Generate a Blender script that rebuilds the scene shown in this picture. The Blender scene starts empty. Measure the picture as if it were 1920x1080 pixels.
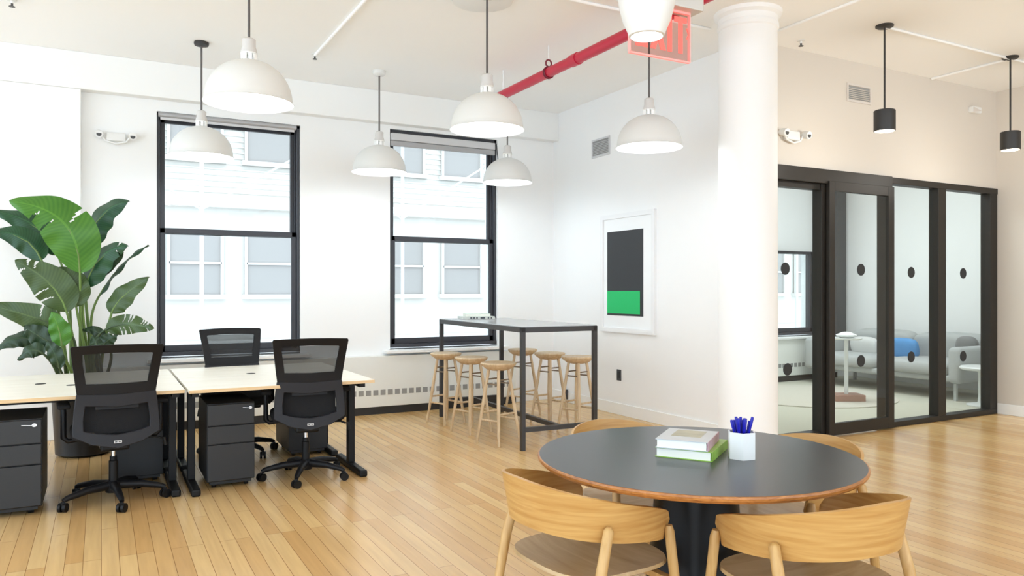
import bpy, bmesh, math, random
from mathutils import Vector, Matrix, Euler
random.seed(7)
PI = math.pi
SC = bpy.context.scene
COL = SC.collection

# ------------------------------------------------------------------ materials
def lin(c):
    return tuple(((v/255)/12.92 if v/255 <= .04045 else ((v/255+.055)/1.055)**2.4) for v in c)
MATS = {}
def mat(name, rgb, rough=.5, metal=0., spec=.5, trans=0., emit=None, estr=0., noise=None, bump=None, sss=0., coat=0.):
    m = bpy.data.materials.new(name); m.use_nodes = True
    nt = m.node_tree; b = nt.nodes['Principled BSDF']
    c = lin(rgb)
    b.inputs['Base Color'].default_value = (*c, 1)
    b.inputs['Roughness'].default_value = rough
    b.inputs['Metallic'].default_value = metal
    b.inputs['Specular IOR Level'].default_value = spec
    if coat: b.inputs['Coat Weight'].default_value = coat
    if emit:
        b.inputs['Emission Color'].default_value = (*lin(emit), 1); b.inputs['Emission Strength'].default_value = estr
    tc = nt.nodes.new('ShaderNodeTexCoord')
    if noise:
        sc, amt = noise[0], noise[1]; stretch = noise[2] if len(noise) > 2 else (1, 1, 1)
        mp = nt.nodes.new('ShaderNodeMapping'); mp.inputs['Scale'].default_value = stretch
        nt.links.new(tc.outputs['Object'], mp.inputs['Vector'])
        n = nt.nodes.new('ShaderNodeTexNoise'); n.inputs['Scale'].default_value = sc; n.inputs['Detail'].default_value = 5
        nt.links.new(mp.outputs['Vector'], n.inputs['Vector'])
        mx = nt.nodes.new('ShaderNodeMix'); mx.data_type = 'RGBA'
        mx.inputs['A'].default_value = (*[v*(1-amt) for v in c], 1)
        mx.inputs['B'].default_value = (*[min(1, v*(1+amt)) for v in c], 1)
        nt.links.new(n.outputs['Fac'], mx.inputs['Factor'])
        nt.links.new(mx.outputs['Result'], b.inputs['Base Color'])
    if bump:
        n2 = nt.nodes.new('ShaderNodeTexNoise'); n2.inputs['Scale'].default_value = bump[0]; n2.inputs['Detail'].default_value = 3
        nt.links.new(tc.outputs['Object'], n2.inputs['Vector'])
        bp = nt.nodes.new('ShaderNodeBump'); bp.inputs['Strength'].default_value = bump[1]; bp.inputs['Distance'].default_value = .01
        nt.links.new(n2.outputs['Fac'], bp.inputs['Height']); nt.links.new(bp.outputs['Normal'], b.inputs['Normal'])
    MATS[name] = m
    return m

def wood_mat(name, light, dark, scale=14, stretch=(1, 1, .12), rough=.42):
    m = bpy.data.materials.new(name); m.use_nodes = True
    nt = m.node_tree; b = nt.nodes['Principled BSDF']; L = nt.links.new
    tc = nt.nodes.new('ShaderNodeTexCoord'); mp = nt.nodes.new('ShaderNodeMapping'); mp.inputs['Scale'].default_value = stretch
    L(tc.outputs['Object'], mp.inputs['Vector'])
    n = nt.nodes.new('ShaderNodeTexNoise'); n.inputs['Scale'].default_value = scale; n.inputs['Detail'].default_value = 6; n.inputs['Distortion'].default_value = .6
    L(mp.outputs['Vector'], n.inputs['Vector'])
    r = nt.nodes.new('ShaderNodeValToRGB')
    r.color_ramp.elements[0].position = .3; r.color_ramp.elements[0].color = (*lin(dark), 1)
    r.color_ramp.elements[1].position = .68; r.color_ramp.elements[1].color = (*lin(light), 1)
    L(n.outputs['Fac'], r.inputs['Fac']); L(r.outputs['Color'], b.inputs['Base Color'])
    b.inputs['Roughness'].default_value = rough
    MATS[name] = m
    return m

def plank_mat(name, c1, c2, joint, row=.083, length=1.5, rough=.24):
    m = bpy.data.materials.new(name); m.use_nodes = True
    nt = m.node_tree; b = nt.nodes['Principled BSDF']; L = nt.links.new
    tc = nt.nodes.new('ShaderNodeTexCoord')
    mp = nt.nodes.new('ShaderNodeMapping'); mp.inputs['Rotation'].default_value = (0, 0, PI/2)
    L(tc.outputs['Object'], mp.inputs['Vector'])
    br = nt.nodes.new('ShaderNodeTexBrick')
    br.offset = .37; br.offset_frequency = 3; br.squash = 1
    br.inputs['Scale'].default_value = 1; br.inputs['Mortar Size'].default_value = .0016; br.inputs['Mortar Smooth'].default_value = .3
    br.inputs['Brick Width'].default_value = length; br.inputs['Row Height'].default_value = row
    br.inputs['Color1'].default_value = (0, 0, 0, 1); br.inputs['Color2'].default_value = (1, 1, 1, 1); br.inputs['Mortar'].default_value = (.5, .5, .5, 1)
    L(mp.outputs['Vector'], br.inputs['Vector'])
    ramp = nt.nodes.new('ShaderNodeValToRGB')
    e = ramp.color_ramp.elements
    e[0].position = 0; e[0].color = (*lin(c2), 1); e[1].position = 1; e[1].color = (*lin(c1), 1)
    mid = e.new(.55); mid.color = (*[(a*.4+bb*.6) for a, bb in zip(lin(c2), lin(c1))], 1)
    L(br.outputs['Color'], ramp.inputs['Fac'])
    mp2 = nt.nodes.new('ShaderNodeMapping'); mp2.inputs['Scale'].default_value = (1, .06, 1); L(tc.outputs['Object'], mp2.inputs['Vector'])
    n = nt.nodes.new('ShaderNodeTexNoise'); n.inputs['Scale'].default_value = 30; n.inputs['Detail'].default_value = 4; n.inputs['Distortion'].default_value = .3
    L(mp2.outputs['Vector'], n.inputs['Vector'])
    n3 = nt.nodes.new('ShaderNodeTexNoise'); n3.inputs['Scale'].default_value = 1.1; n3.inputs['Detail'].default_value = 2
    L(tc.outputs['Object'], n3.inputs['Vector'])
    g = nt.nodes.new('ShaderNodeMath'); g.operation = 'MULTIPLY_ADD'; g.inputs[1].default_value = .34; g.inputs[2].default_value = .80
    L(n.outputs['Fac'], g.inputs[0])
    g2 = nt.nodes.new('ShaderNodeMath'); g2.operation = 'MULTIPLY_ADD'; g2.inputs[1].default_value = .2; g2.inputs[2].default_value = .9
    L(n3.outputs['Fac'], g2.inputs[0])
    g3 = nt.nodes.new('ShaderNodeMath'); g3.operation = 'MULTIPLY'; L(g.outputs[0], g3.inputs[0]); L(g2.outputs[0], g3.inputs[1])
    mul = nt.nodes.new('ShaderNodeVectorMath'); mul.operation = 'SCALE'
    L(ramp.outputs['Color'], mul.inputs[0]); L(g3.outputs[0], mul.inputs['Scale'])
    mx = nt.nodes.new('ShaderNodeMix'); mx.data_type = 'RGBA'
    L(br.outputs['Fac'], mx.inputs['Factor']); L(mul.outputs['Vector'], mx.inputs['A']); mx.inputs['B'].default_value = (*lin(joint), 1)
    L(mx.outputs['Result'], b.inputs['Base Color'])
    rr = nt.nodes.new('ShaderNodeMath'); rr.operation = 'MULTIPLY_ADD'; rr.inputs[1].default_value = .04; rr.inputs[2].default_value = rough-.02
    L(n.outputs['Fac'], rr.inputs[0]); L(rr.outputs[0], b.inputs['Roughness'])
    bp = nt.nodes.new('ShaderNodeBump'); bp.inputs['Strength'].default_value = .25; bp.inputs['Distance'].default_value = .002; bp.invert = True
    b.inputs['Specular IOR Level'].default_value = .8
    L(br.outputs['Fac'], bp.inputs['Height']); L(bp.outputs['Normal'], b.inputs['Normal'])
    MATS[name] = m
    return m

def glass_mat(name, tint=(.95, .97, .96), ior=1.45, gain=1.0):
    m = bpy.data.materials.new(name); m.use_nodes = True
    nt = m.node_tree; nt.nodes.clear(); L = nt.links.new
    out = nt.nodes.new('ShaderNodeOutputMaterial'); mx = nt.nodes.new('ShaderNodeMixShader')
    t = nt.nodes.new('ShaderNodeBsdfTransparent'); t.inputs['Color'].default_value = (*tint, 1)
    g = nt.nodes.new('ShaderNodeBsdfGlossy'); g.inputs['Roughness'].default_value = .02
    f = nt.nodes.new('ShaderNodeFresnel'); f.inputs['IOR'].default_value = ior
    k = nt.nodes.new('ShaderNodeMath'); k.operation = 'MULTIPLY'; k.inputs[1].default_value = gain
    ge = nt.nodes.new('ShaderNodeNewGeometry'); iv = nt.nodes.new('ShaderNodeMath'); iv.operation = 'SUBTRACT'; iv.inputs[0].default_value = gain
    L(ge.outputs['Backfacing'], iv.inputs[1]); iv.use_clamp = True
    L(f.outputs[0], k.inputs[0]); L(iv.outputs[0], k.inputs[1]); L(k.outputs[0], mx.inputs['Fac'])
    L(t.outputs[0], mx.inputs[1]); L(g.outputs[0], mx.inputs[2]); L(mx.outputs[0], out.inputs['Surface'])
    MATS[name] = m
    return m

def mesh_fabric(name, rgb, alpha):
    m = bpy.data.materials.new(name); m.use_nodes = True
    nt = m.node_tree; b = nt.nodes['Principled BSDF']; L = nt.links.new
    b.inputs['Base Color'].default_value = (*lin(rgb), 1); b.inputs['Roughness'].default_value = .7
    b.inputs['Alpha'].default_value = alpha
    MATS[name] = m
    return m

def translucent(name, rgb, amount):
    m = bpy.data.materials.new(name); m.use_nodes = True
    nt = m.node_tree; nt.nodes.clear(); L = nt.links.new
    out = nt.nodes.new('ShaderNodeOutputMaterial'); mx = nt.nodes.new('ShaderNodeMixShader'); mx.inputs['Fac'].default_value = amount
    d = nt.nodes.new('ShaderNodeBsdfDiffuse'); d.inputs['Color'].default_value = (*lin(rgb), 1)
    t = nt.nodes.new('ShaderNodeBsdfTranslucent'); t.inputs['Color'].default_value = (*lin(rgb), 1)
    L(d.outputs[0], mx.inputs[1]); L(t.outputs[0], mx.inputs[2]); L(mx.outputs[0], out.inputs['Surface'])
    MATS[name] = m
    return m

def leaf_mat(name, light, dark, trans=.25):
    m = bpy.data.materials.new(name); m.use_nodes = True
    nt = m.node_tree; b = nt.nodes['Principled BSDF']; L = nt.links.new
    uv = nt.nodes.new('ShaderNodeUVMap'); uv.uv_map = 'UVMap'
    sx = nt.nodes.new('ShaderNodeSeparateXYZ'); L(uv.outputs[0], sx.inputs[0])
    # veins run out from the midrib
    a = nt.nodes.new('ShaderNodeMath'); a.operation = 'SUBTRACT'; a.inputs[1].default_value = .5; L(sx.outputs['X'], a.inputs[0])
    ab = nt.nodes.new('ShaderNodeMath'); ab.operation = 'ABSOLUTE'; L(a.outputs[0], ab.inputs[0])
    s = nt.nodes.new('ShaderNodeMath'); s.operation = 'MULTIPLY_ADD'; s.inputs[1].default_value = -.25; L(ab.outputs[0], s.inputs[0]); L(sx.outputs['Y'], s.inputs[2])
    w = nt.nodes.new('ShaderNodeMath'); w.operation = 'MULTIPLY'; w.inputs[1].default_value = 150; L(s.outputs[0], w.inputs[0])
    sn = nt.nodes.new('ShaderNodeMath'); sn.operation = 'SINE'; L(w.outputs[0], sn.inputs[0])
    f = nt.nodes.new('ShaderNodeMath'); f.operation = 'MULTIPLY_ADD'; f.inputs[1].default_value = .12; f.inputs[2].default_value = .5; L(sn.outputs[0], f.inputs[0])
    tc = nt.nodes.new('ShaderNodeTexCoord'); n = nt.nodes.new('ShaderNodeTexNoise'); n.inputs['Scale'].default_value = 6; L(tc.outputs['Object'], n.inputs['Vector'])
    ad = nt.nodes.new('ShaderNodeMath'); ad.operation = 'MULTIPLY_ADD'; ad.inputs[1].default_value = .8; L(n.outputs['Fac'], ad.inputs[0]); 
    sb = nt.nodes.new('ShaderNodeMath'); sb.operation = 'SUBTRACT'; sb.inputs[1].default_value = .4; L(f.outputs[0], sb.inputs[0]); L(sb.outputs[0], ad.inputs[2])
    mid = nt.nodes.new('ShaderNodeMath'); mid.operation = 'LESS_THAN'; mid.inputs[1].default_value = .022; L(ab.outputs[0], mid.inputs[0])
    ad2 = nt.nodes.new('ShaderNodeMath'); ad2.operation = 'MULTIPLY_ADD'; ad2.inputs[1].default_value = .6; L(mid.outputs[0], ad2.inputs[0]); L(ad.outputs[0], ad2.inputs[2])
    r = nt.nodes.new('ShaderNodeValToRGB'); r.color_ramp.elements[0].color = (*lin(dark), 1); r.color_ramp.elements[1].color = (*lin(light), 1)
    L(ad2.outputs[0], r.inputs['Fac']); L(r.outputs['Color'], b.inputs['Base Color'])
    b.inputs['Roughness'].default_value = .38
    out = nt.nodes['Material Output']; mx = nt.nodes.new('ShaderNodeMixShader'); mx.inputs['Fac'].default_value = trans
    t = nt.nodes.new('ShaderNodeBsdfTranslucent'); L(r.outputs['Color'], t.inputs['Color'])
    L(b.outputs[0], mx.inputs[1]); L(t.outputs[0], mx.inputs[2]); L(mx.outputs[0], out.inputs['Surface'])
    MATS[name] = m
    return m

mat('wall_paint', (241, 241, 240), .6, noise=(1.5, .012), bump=(60, .03))
mat('warm_lit_paint', (214, 206, 195), .6, noise=(1.5, .012), bump=(60, .03))  # white paint tinted beige, with warm lamp light put into the colour
mat('ceiling_paint', (248, 248, 247), .65, noise=(1.0, .015), bump=(40, .03))
mat('trim_paint', (240, 240, 238), .4)
mat('enclosure_paint', (234, 235, 230), .45)
mat('slot_dark', (150, 150, 148), .7)
mat('base_black', (38, 36, 34), .55)
plank_mat('maple_floor', (222, 188, 130), (204, 162, 102), (140, 104, 62))
mat('lounge_carpet', (196, 194, 178), .85, noise=(60, .06), bump=(300, .2))
mat('window_frame', (52, 52, 57), .45)
mat('partition_frame', (40, 36, 31), .45, spec=.35)
glass_mat('window_glass'); glass_mat('partition_glass', (.95, .965, .95), 1.45, 1.0)
mat('sticker_black', (40, 42, 44), .6); mat('sticker_grey', (88, 90, 92), .6)
mat('blind_grey', (205, 204, 205), .5); translucent('blind_cloth', (240, 239, 238), .55)
mat('blind_metal', (172, 171, 172), .35, metal=.3)
mat('lamp_white', (222, 222, 219), .38, coat=.2); mat('lamp_inside', (250, 249, 246), .5)
mat('bulb', (255, 250, 240), .3, emit=(255, 250, 242), estr=9)
mat('warm_bulb', (255, 240, 220), .3, emit=(255, 232, 205), estr=1.2)
translucent('opal_glass', (250, 250, 247), .6)
mat('cord_grey', (96, 92, 90), .6); mat('lamp_black', (46, 43, 40), .5)
mat('socket_grey', (208, 205, 202), .45)
mat('pipe_red', (186, 26, 58), .35, noise=(6, .08))
mat('pipe_dark', (118, 24, 44), .4)
mat('exit_red', (222, 84, 74), .4, emit=(255, 96, 82), estr=.5)
mat('exit_edge', (240, 150, 145), .4, emit=(255, 130, 120), estr=.35)
glass_mat('exit_acrylic', (.93, .74, .72), 1.45, .8)
mat('housing_grey', (200, 199, 194), .4, metal=.2)
mat('fixture_white', (232, 232, 230), .45); mat('fixture_dark', (70, 70, 70), .5)
mat('grille_grey', (206, 206, 208), .5); mat('grille_white', (214, 207, 200), .5)
wood_mat('desk_top', (246, 242, 230), (238, 232, 217), 10, (.12, 1, 1), .38)
wood_mat('desk_edge', (226, 200, 158), (206, 174, 126), 30, (.1, 1, 3), .5)
mat('steel_black', (13, 13, 14), .5, spec=.3); mat('cabinet_black', (30, 31, 33), .45, noise=(3, .05)); mat('cabinet_dark', (19, 19, 20), .5)
mat('chrome', (205, 205, 205), .22, metal=1.)
mat('chair_plastic', (15, 15, 18), .5, spec=.3); mat('chair_grey', (36, 36, 40), .55, spec=.3); mat('chair_fabric', (11, 11, 14), .85, bump=(400, .3))
mesh_fabric('chair_mesh', (20, 21, 23), .84)
mat('silver_tag', (190, 190, 190), .3, metal=.8); mat('tag_dark', (60, 60, 60), .5)
wood_mat('oak', (200, 162, 98), (178, 134, 70), 16, (.25, .25, 4), .4)
wood_mat('oak_seat', (190, 164, 120), (162, 134, 90), 14, (.2, 1.6, 1), .42)
wood_mat('oak_leg', (202, 168, 110), (180, 142, 82), 20, (2, 2, .15), .45)
wood_mat('stool_wood', (212, 190, 156), (192, 164, 124), 20, (2, 2, .2), .5)
mat('rung_metal', (120, 104, 84), .45)
mat('table_black', (40, 41, 45), .30, spec=.7, noise=(40, .05)); wood_mat('ply_edge', (186, 126, 62), (140, 86, 36), 30, (1, 1, 4), .4)
mat('gloss_black', (9, 9, 10), .34, spec=.22)
mat('bar_top', (172, 174, 176), .22, noise=(8, .03)); mat('bar_steel', (46, 42, 39), .4)
mat('pen_blue', (16, 16, 168), .4); mat('cup_white', (226, 228, 226), .35)
mat('page_white', (238, 238, 228), .8); mat('cover_green', (140, 178, 66), .4, noise=(16, .25)); mat('cover_lilac', (196, 200, 204), .4, noise=(12, .1)); mat('cover_pink', (188, 152, 160), .4, noise=(30, .3))
mat('cover_art', (170, 166, 140), .4, noise=(14, .4)); mat('mag_cover', (204, 206, 198), .5); mat('mag_mark', (74, 76, 80), .5); mat('cover_pale', (214, 222, 206), .5)
mat('pot_black', (20, 20, 21), .4); mat('soil', (52, 40, 30), .95, bump=(80, .8))
leaf_mat('leaf_bright', (100, 152, 48), (54, 108, 28)); leaf_mat('leaf_deep', (58, 104, 62), (20, 52, 30)); leaf_mat('leaf_olive', (90, 112, 58), (46, 68, 30)); leaf_mat('leaf_dark', (62, 88, 54), (22, 38, 22))
mat('stalk', (104, 128, 62), .5, noise=(8, .25)); mat('stalk_dark', (58, 74, 42), .5, noise=(8, .2))
mat('art_black', (38, 39, 41), .5); mat('art_green', (44, 184, 98), .5); mat('art_mat', (242, 243, 243), .7); mat('art_frame', (236, 236, 236), .35)
mat('switch_dark', (62, 62, 64), .4); mat('switch_rocker', (40, 40, 42), .3)
mat('sofa_cloth', (176, 178, 177), .85, noise=(30, .04), bump=(200, .2)); mat('sofa_frame', (176, 178, 176), .5)
mat('cushion_blue', (94, 150, 208), .8, noise=(9, .12)); mat('cushion_grey', (128, 128, 128), .85); mat('cushion_white', (214, 214, 212), .85)
mat('side_white', (226, 228, 226), .35); mat('base_pink', (168, 132, 116), .5); mat('rug_pink', (202, 197, 184), .9, bump=(150, .4))
mat('facade', (202, 197, 190), .8, noise=(.8, .02)); mat('facade_trim', (212, 206, 200), .7); mat('facade_glass', (152, 146, 142), .6); mat('facade_bar', (210, 205, 200), .6)
mat('scaffold_white', (214, 213, 212), .6)
mat('street_grey', (200, 200, 200), .9)

# ------------------------------------------------------------------ geometry helpers
class MB:
    def __init__(s): s.bm = bmesh.new()
    def box(s, c, d, rot=None, bev=0, seg=2):
        t = bmesh.new(); bmesh.ops.create_cube(t, size=1)
        bmesh.ops.scale(t, vec=d, verts=t.verts)
        if bev: bmesh.ops.bevel(t, geom=list(t.edges), offset=min(bev, min(d)*.49), segments=seg, profile=.5, affect='EDGES')
        if rot: bmesh.ops.rotate(t, cent=(0, 0, 0), matrix=Euler(rot).to_matrix(), verts=t.verts)
        bmesh.ops.translate(t, vec=c, verts=t.verts); s._add(t); return s
    def span(s, x0, x1, y0, y1, z0, z1, bev=0, seg=2):
        return s.box(((x0+x1)/2, (y0+y1)/2, (z0+z1)/2), (abs(x1-x0), abs(y1-y0), abs(z1-z0)), None, bev, seg)
    def _add(s, t):
        me = bpy.data.meshes.new('tmp'); t.to_mesh(me); t.free(); s.bm.from_mesh(me); bpy.data.meshes.remove(me)
    def bar(s, p0, p1, w, d=None, bev=0):
        p0, p1 = Vector(p0), Vector(p1); v = p1-p0; d = d or w
        t = bmesh.new(); bmesh.ops.create_cube(t, size=1); bmesh.ops.scale(t, vec=(w, d, v.length), verts=t.verts)
        if bev: bmesh.ops.bevel(t, geom=list(t.edges), offset=bev, segments=2, profile=.5, affect='EDGES')
        q = v.normalized().to_track_quat('Z', 'Y') if abs(v.normalized().z) < .9999 else Matrix.Identity(3).to_quaternion()
        bmesh.ops.rotate(t, cent=(0, 0, 0), matrix=q.to_matrix(), verts=t.verts)
        bmesh.ops.translate(t, vec=(p0+p1)/2, verts=t.verts); s._add(t); return s
    def tube(s, pts, r, seg=12, caps=True):
        pts = [Vector(p) for p in pts]; n = len(pts)
        rs = r if isinstance(r, (list, tuple)) else [r]*n
        bm = s.bm; rings = []; up = None
        for i, p in enumerate(pts):
            d = (pts[min(i+1, n-1)]-pts[max(i-1, 0)]).normalized()
            if up is None: up = Vector((0, 0, 1)) if abs(d.z) < .9 else Vector((1, 0, 0))
            a = d.cross(up).normalized(); b = a.cross(d).normalized(); up = b
            rings.append([bm.verts.new(p+rs[i]*(math.cos(2*PI*k/seg)*a+math.sin(2*PI*k/seg)*b)) for k in range(seg)])
        for i in range(n-1):
            for k in range(seg):
                bm.faces.new((rings[i][k], rings[i][(k+1) % seg], rings[i+1][(k+1) % seg], rings[i+1][k]))
        if caps:
            bm.faces.new(rings[0][::-1]); bm.faces.new(rings[-1])
        return s
    def lathe(s, prof, c=(0, 0, 0), seg=48, cap=True):
        bm = s.bm; rings = []
        for r, z in prof:
            if r < 1e-5: rings.append([bm.verts.new((c[0], c[1], c[2]+z))])
            else: rings.append([bm.verts.new((c[0]+r*math.cos(2*PI*k/seg), c[1]+r*math.sin(2*PI*k/seg), c[2]+z)) for k in range(seg)])
        for A, B in zip(rings, rings[1:]):
            for k in range(seg):
                k2 = (k+1) % seg
                if len(A) == 1 and len(B) == 1: continue
                if len(A) == 1: bm.faces.new((A[0], B[k2], B[k]))
                elif len(B) == 1: bm.faces.new((A[k], A[k2], B[0]))
                else: bm.faces.new((A[k], A[k2], B[k2], B[k]))
        if cap:
            if len(rings[0]) > 1: bm.faces.new(rings[0][::-1])
            if len(rings[-1]) > 1: bm.faces.new(rings[-1])
        return s
    def prism(s, poly, vec, f=None):
        """extrude a polygon (list of 3-D points) along vec"""
        bm = s.bm; vec = Vector(vec)
        a = [bm.verts.new(Vector(p)) for p in poly]; b = [bm.verts.new(Vector(p)+vec) for p in poly]
        n = len(a)
        bm.faces.new(a[::-1]); bm.faces.new(b)
        for i in range(n): bm.faces.new((a[i], a[(i+1) % n], b[(i+1) % n], b[i]))
        return s
    def grid(s, fn, nu, nv, closed_u=False, thick=None, uv=False):
        """surface fn(u,v)->Vector with optional thickness along normals"""
        t = bmesh.new(); V = [[t.verts.new(fn(i/nu, j/nv)) for j in range(nv+1)] for i in range(nu+(0 if closed_u else 1))]
        m = len(V)
        lay = t.loops.layers.uv.new('UVMap') if uv else None
        for i in range(nu):
            for j in range(nv):
                f = t.faces.new((V[i][j], V[(i+1) % m][j], V[(i+1) % m][j+1], V[i][j+1]))
                if uv:
                    for lp, (a, b) in zip(f.loops, ((i, j), (i+1, j), (i+1, j+1), (i, j+1))): lp[lay].uv = (b/nv, a/nu)
        t.normal_update()
        if thick:
            bmesh.ops.solidify(t, geom=list(t.faces), thickness=thick)
        s._add(t); return s
    def ring(s, outer, inner, fn, thick):
        """plate with a hole: outer/inner loops of (u,z) pairs with equal counts; fn(u,z,depth)->point"""
        bm = s.bm; n = len(outer); L = []
        for dep in (0, thick):
            L.append([bm.verts.new(fn(u, z, dep)) for u, z in outer]); L.append([bm.verts.new(fn(u, z, dep)) for u, z in inner])
        of, inf, ob, ib = L
        for i in range(n):
            j = (i+1) % n
            bm.faces.new((of[i], of[j], inf[j], inf[i])); bm.faces.new((ob[j], ob[i], ib[i], ib[j]))
            bm.faces.new((of[j], of[i], ob[i], ob[j])); bm.faces.new((inf[i], inf[j], ib[j], ib[i]))
        return s
    def build(s, name, m, parent=None, smooth=None, loc=None, sub=0, bev=0):
        bmesh.ops.recalc_face_normals(s.bm, faces=s.bm.faces)
        me = bpy.data.meshes.new(name); s.bm.to_mesh(me); s.bm.free()
        if smooth is not None:
            for p in me.polygons: p.use_smooth = True
            me.set_sharp_from_angle(angle=math.radians(smooth))
        for mm in (m if isinstance(m, (list, tuple)) else [m]):
            me.materials.append(MATS[mm])
        o = bpy.data.objects.new(name, me); COL.objects.link(o)
        if parent: o.parent = parent
        if loc: o.location = loc
        if bev:
            b = o.modifiers.new('Bevel', 'BEVEL'); b.width = bev; b.segments = 2; b.limit_method = 'ANGLE'
        if sub:
            u = o.modifiers.new('Subdivision', 'SUBSURF'); u.levels = sub; u.render_levels = sub
        return o

def tag(o, label, cat, group=None, kind=None):
    o['label'] = label; o['category'] = cat
    if group: o['group'] = group
    if kind: o['kind'] = kind
    return o
def thing(name, label, cat, loc=(0, 0, 0), rz=0, group=None, kind=None):
    o = bpy.data.objects.new(name, None); COL.objects.link(o)
    o.location = loc; o.rotation_euler = (0, 0, rz); o.empty_display_size = .1
    return tag(o, label, cat, group, kind)
def children(o): return [c for c in bpy.data.objects if c.parent == o]
def dup(root, loc, rz=0, label=None, scale=None):
    def cp(o, par):
        c = o.copy(); COL.objects.link(c)
        if par: c.parent = par
        for ch in kids.get(o.name, []): cp(ch, c)
        return c
    kids = {}
    for c in list(bpy.data.objects):
        if c.parent: kids.setdefault(c.parent.name, []).append(c)
    r = cp(root, None); r.location = loc; r.rotation_euler = (0, 0, rz)
    if label: r['label'] = label
    if scale: r.scale = (scale,)*3
    return r
def struct(name, mb, m, label, cat, **k):
    return tag(mb.build(name, m, **k), label, cat, kind='structure')
def light(name, kind, loc, energy, color=(1, 1, 1), **k):
    d = bpy.data.lights.new(name, kind); d.energy = energy; d.color = color
    for a, v in k.items():
        if a != 'rot': setattr(d, a, v)
    o = bpy.data.objects.new(name, d); COL.objects.link(o); o.location = loc
    if 'rot' in k: o.rotation_euler = k['rot']
    return o

# ------------------------------------------------------------------ camera
TH = math.radians(28.35)
cam_d = bpy.data.cameras.new('camera'); cam = bpy.data.objects.new('camera', cam_d); COL.objects.link(cam)
cam.location = (0, 0, 1.4); cam.rotation_euler = (PI/2, 0, -TH)
cam_d.sensor_width = 36; cam_d.sensor_fit = 'HORIZONTAL'; cam_d.lens = 36*1427/1920; cam_d.shift_y = 4/1920
cam_d.clip_start = .05; cam_d.clip_end = 200
SC.camera = cam

# ------------------------------------------------------------------ setting
CH = 3.65          # ceiling height
YW = 8.38          # window wall
XA = 5.13          # art wall
YG = 5.0           # glass wall
XR = 8.95          # right wall
XL = 10.75         # lounge right wall
X0, Y0 = -4.5, -4.5
struct('floor', MB().span(X0, XR+.12, Y0, YG+.03, -.1, 0).span(X0, XA+.06, YG+.03, YW+.3, -.1, 0), 'maple_floor', 'golden maple strip floor running towards the windows', 'floor')
struct('floor', MB().span(XA+.06, XL+.1, YG+.03, YW+.3, -.1, -.002), 'lounge_carpet', 'pale grey carpet of the glazed lounge', 'floor')
struct('ceiling', MB().span(X0, XL+.12, Y0, YW+.3, CH, CH+.2), 'ceiling_paint', 'white painted ceiling over the whole floor', 'ceiling')

WINS = [(.487, 1.905, .735, 3.19), (2.925, 4.315, .735, 3.26), (6.2, 7.6, .70, 3.22), (8.62, 10.04, .70, 3.22)]
wb = MB(); xs = X0
for (a, b, z0, z1) in WINS:
    wb.span(xs, a, YW, YW+.3, 0, CH); wb.span(a, b, YW, YW+.3, 0, z0-.02); wb.span(a, b, YW, YW+.3, z1, CH); xs = b
wb.span(xs, XL+.12, YW, YW+.3, 0, CH)
struct('wall_back', wb, 'wall_paint', 'white window wall with tall dark framed sash windows', 'wall')
struct('wall_partition', MB().span(XA, XA+.12, YG, YW, 0, CH), 'wall_paint', 'white side wall carrying the black and green picture', 'wall')
struct('wall_front', MB().span(XA+.12, XR, YG, YG+.12, 2.55, CH), 'warm_lit_paint', 'white wall above the glazed partition, tinted for warm light', 'wall')
struct('wall_right', MB().span(XR, XR+.12, Y0, YG+.12, 0, CH), 'warm_lit_paint', 'white side wall right of the glazed partition, tinted for warm light', 'wall')
struct('wall_side', MB().span(XL, XL+.12, YG, YW, 0, CH).span(XR+.12, XL, YG, YG+.12, 0, CH), 'wall_paint', 'white end wall of the lounge behind the sofa', 'wall')
struct('trim_1', MB().span(X0, XA, YW-.13, YW, 3.30, CH, bev=.006), 'trim_paint', 'white boxed beam along the top of the window wall', 'trim')
struct('trim_2', MB().span(X0, -.17, YW-.12, YW, 0, 3.30, bev=.006), 'wall_paint', 'shallow white pilaster behind the tall plant', 'trim')
struct('trim_3', MB().span(10.44, 10.66, YW-.07, YW, .66, 3.05), 'fixture_dark', 'narrow dark vertical panel in the corner of the lounge', 'trim')
struct('baseboard_partition', MB().span(XA-.016, XA, YG, YW, 0, .13, bev=.004), 'trim_paint', 'white baseboard under the black and green picture', 'baseboard')
struct('baseboard_right', MB().span(XR-.016, XR, Y0, YG-.02, 0, .12, bev=.004), 'trim_paint', 'white baseboard right of the glazed partition', 'baseboard')
# round column
cb = MB(); CX, CY = 4.64, 4.55
cb.lathe([(.25, 0), (.25, .16), (.235, .18), (.230, 3.50), (.240, 3.51), (.243, 3.53), (.240, 3.55), (.233, 3.56), (.236, 3.60), (.262, 3.62), (.27, CH)], (CX, CY, 0), 64)
struct('column', cb, 'wall_paint', 'round white column in front of the glazed partition', 'column', smooth=35)

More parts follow.
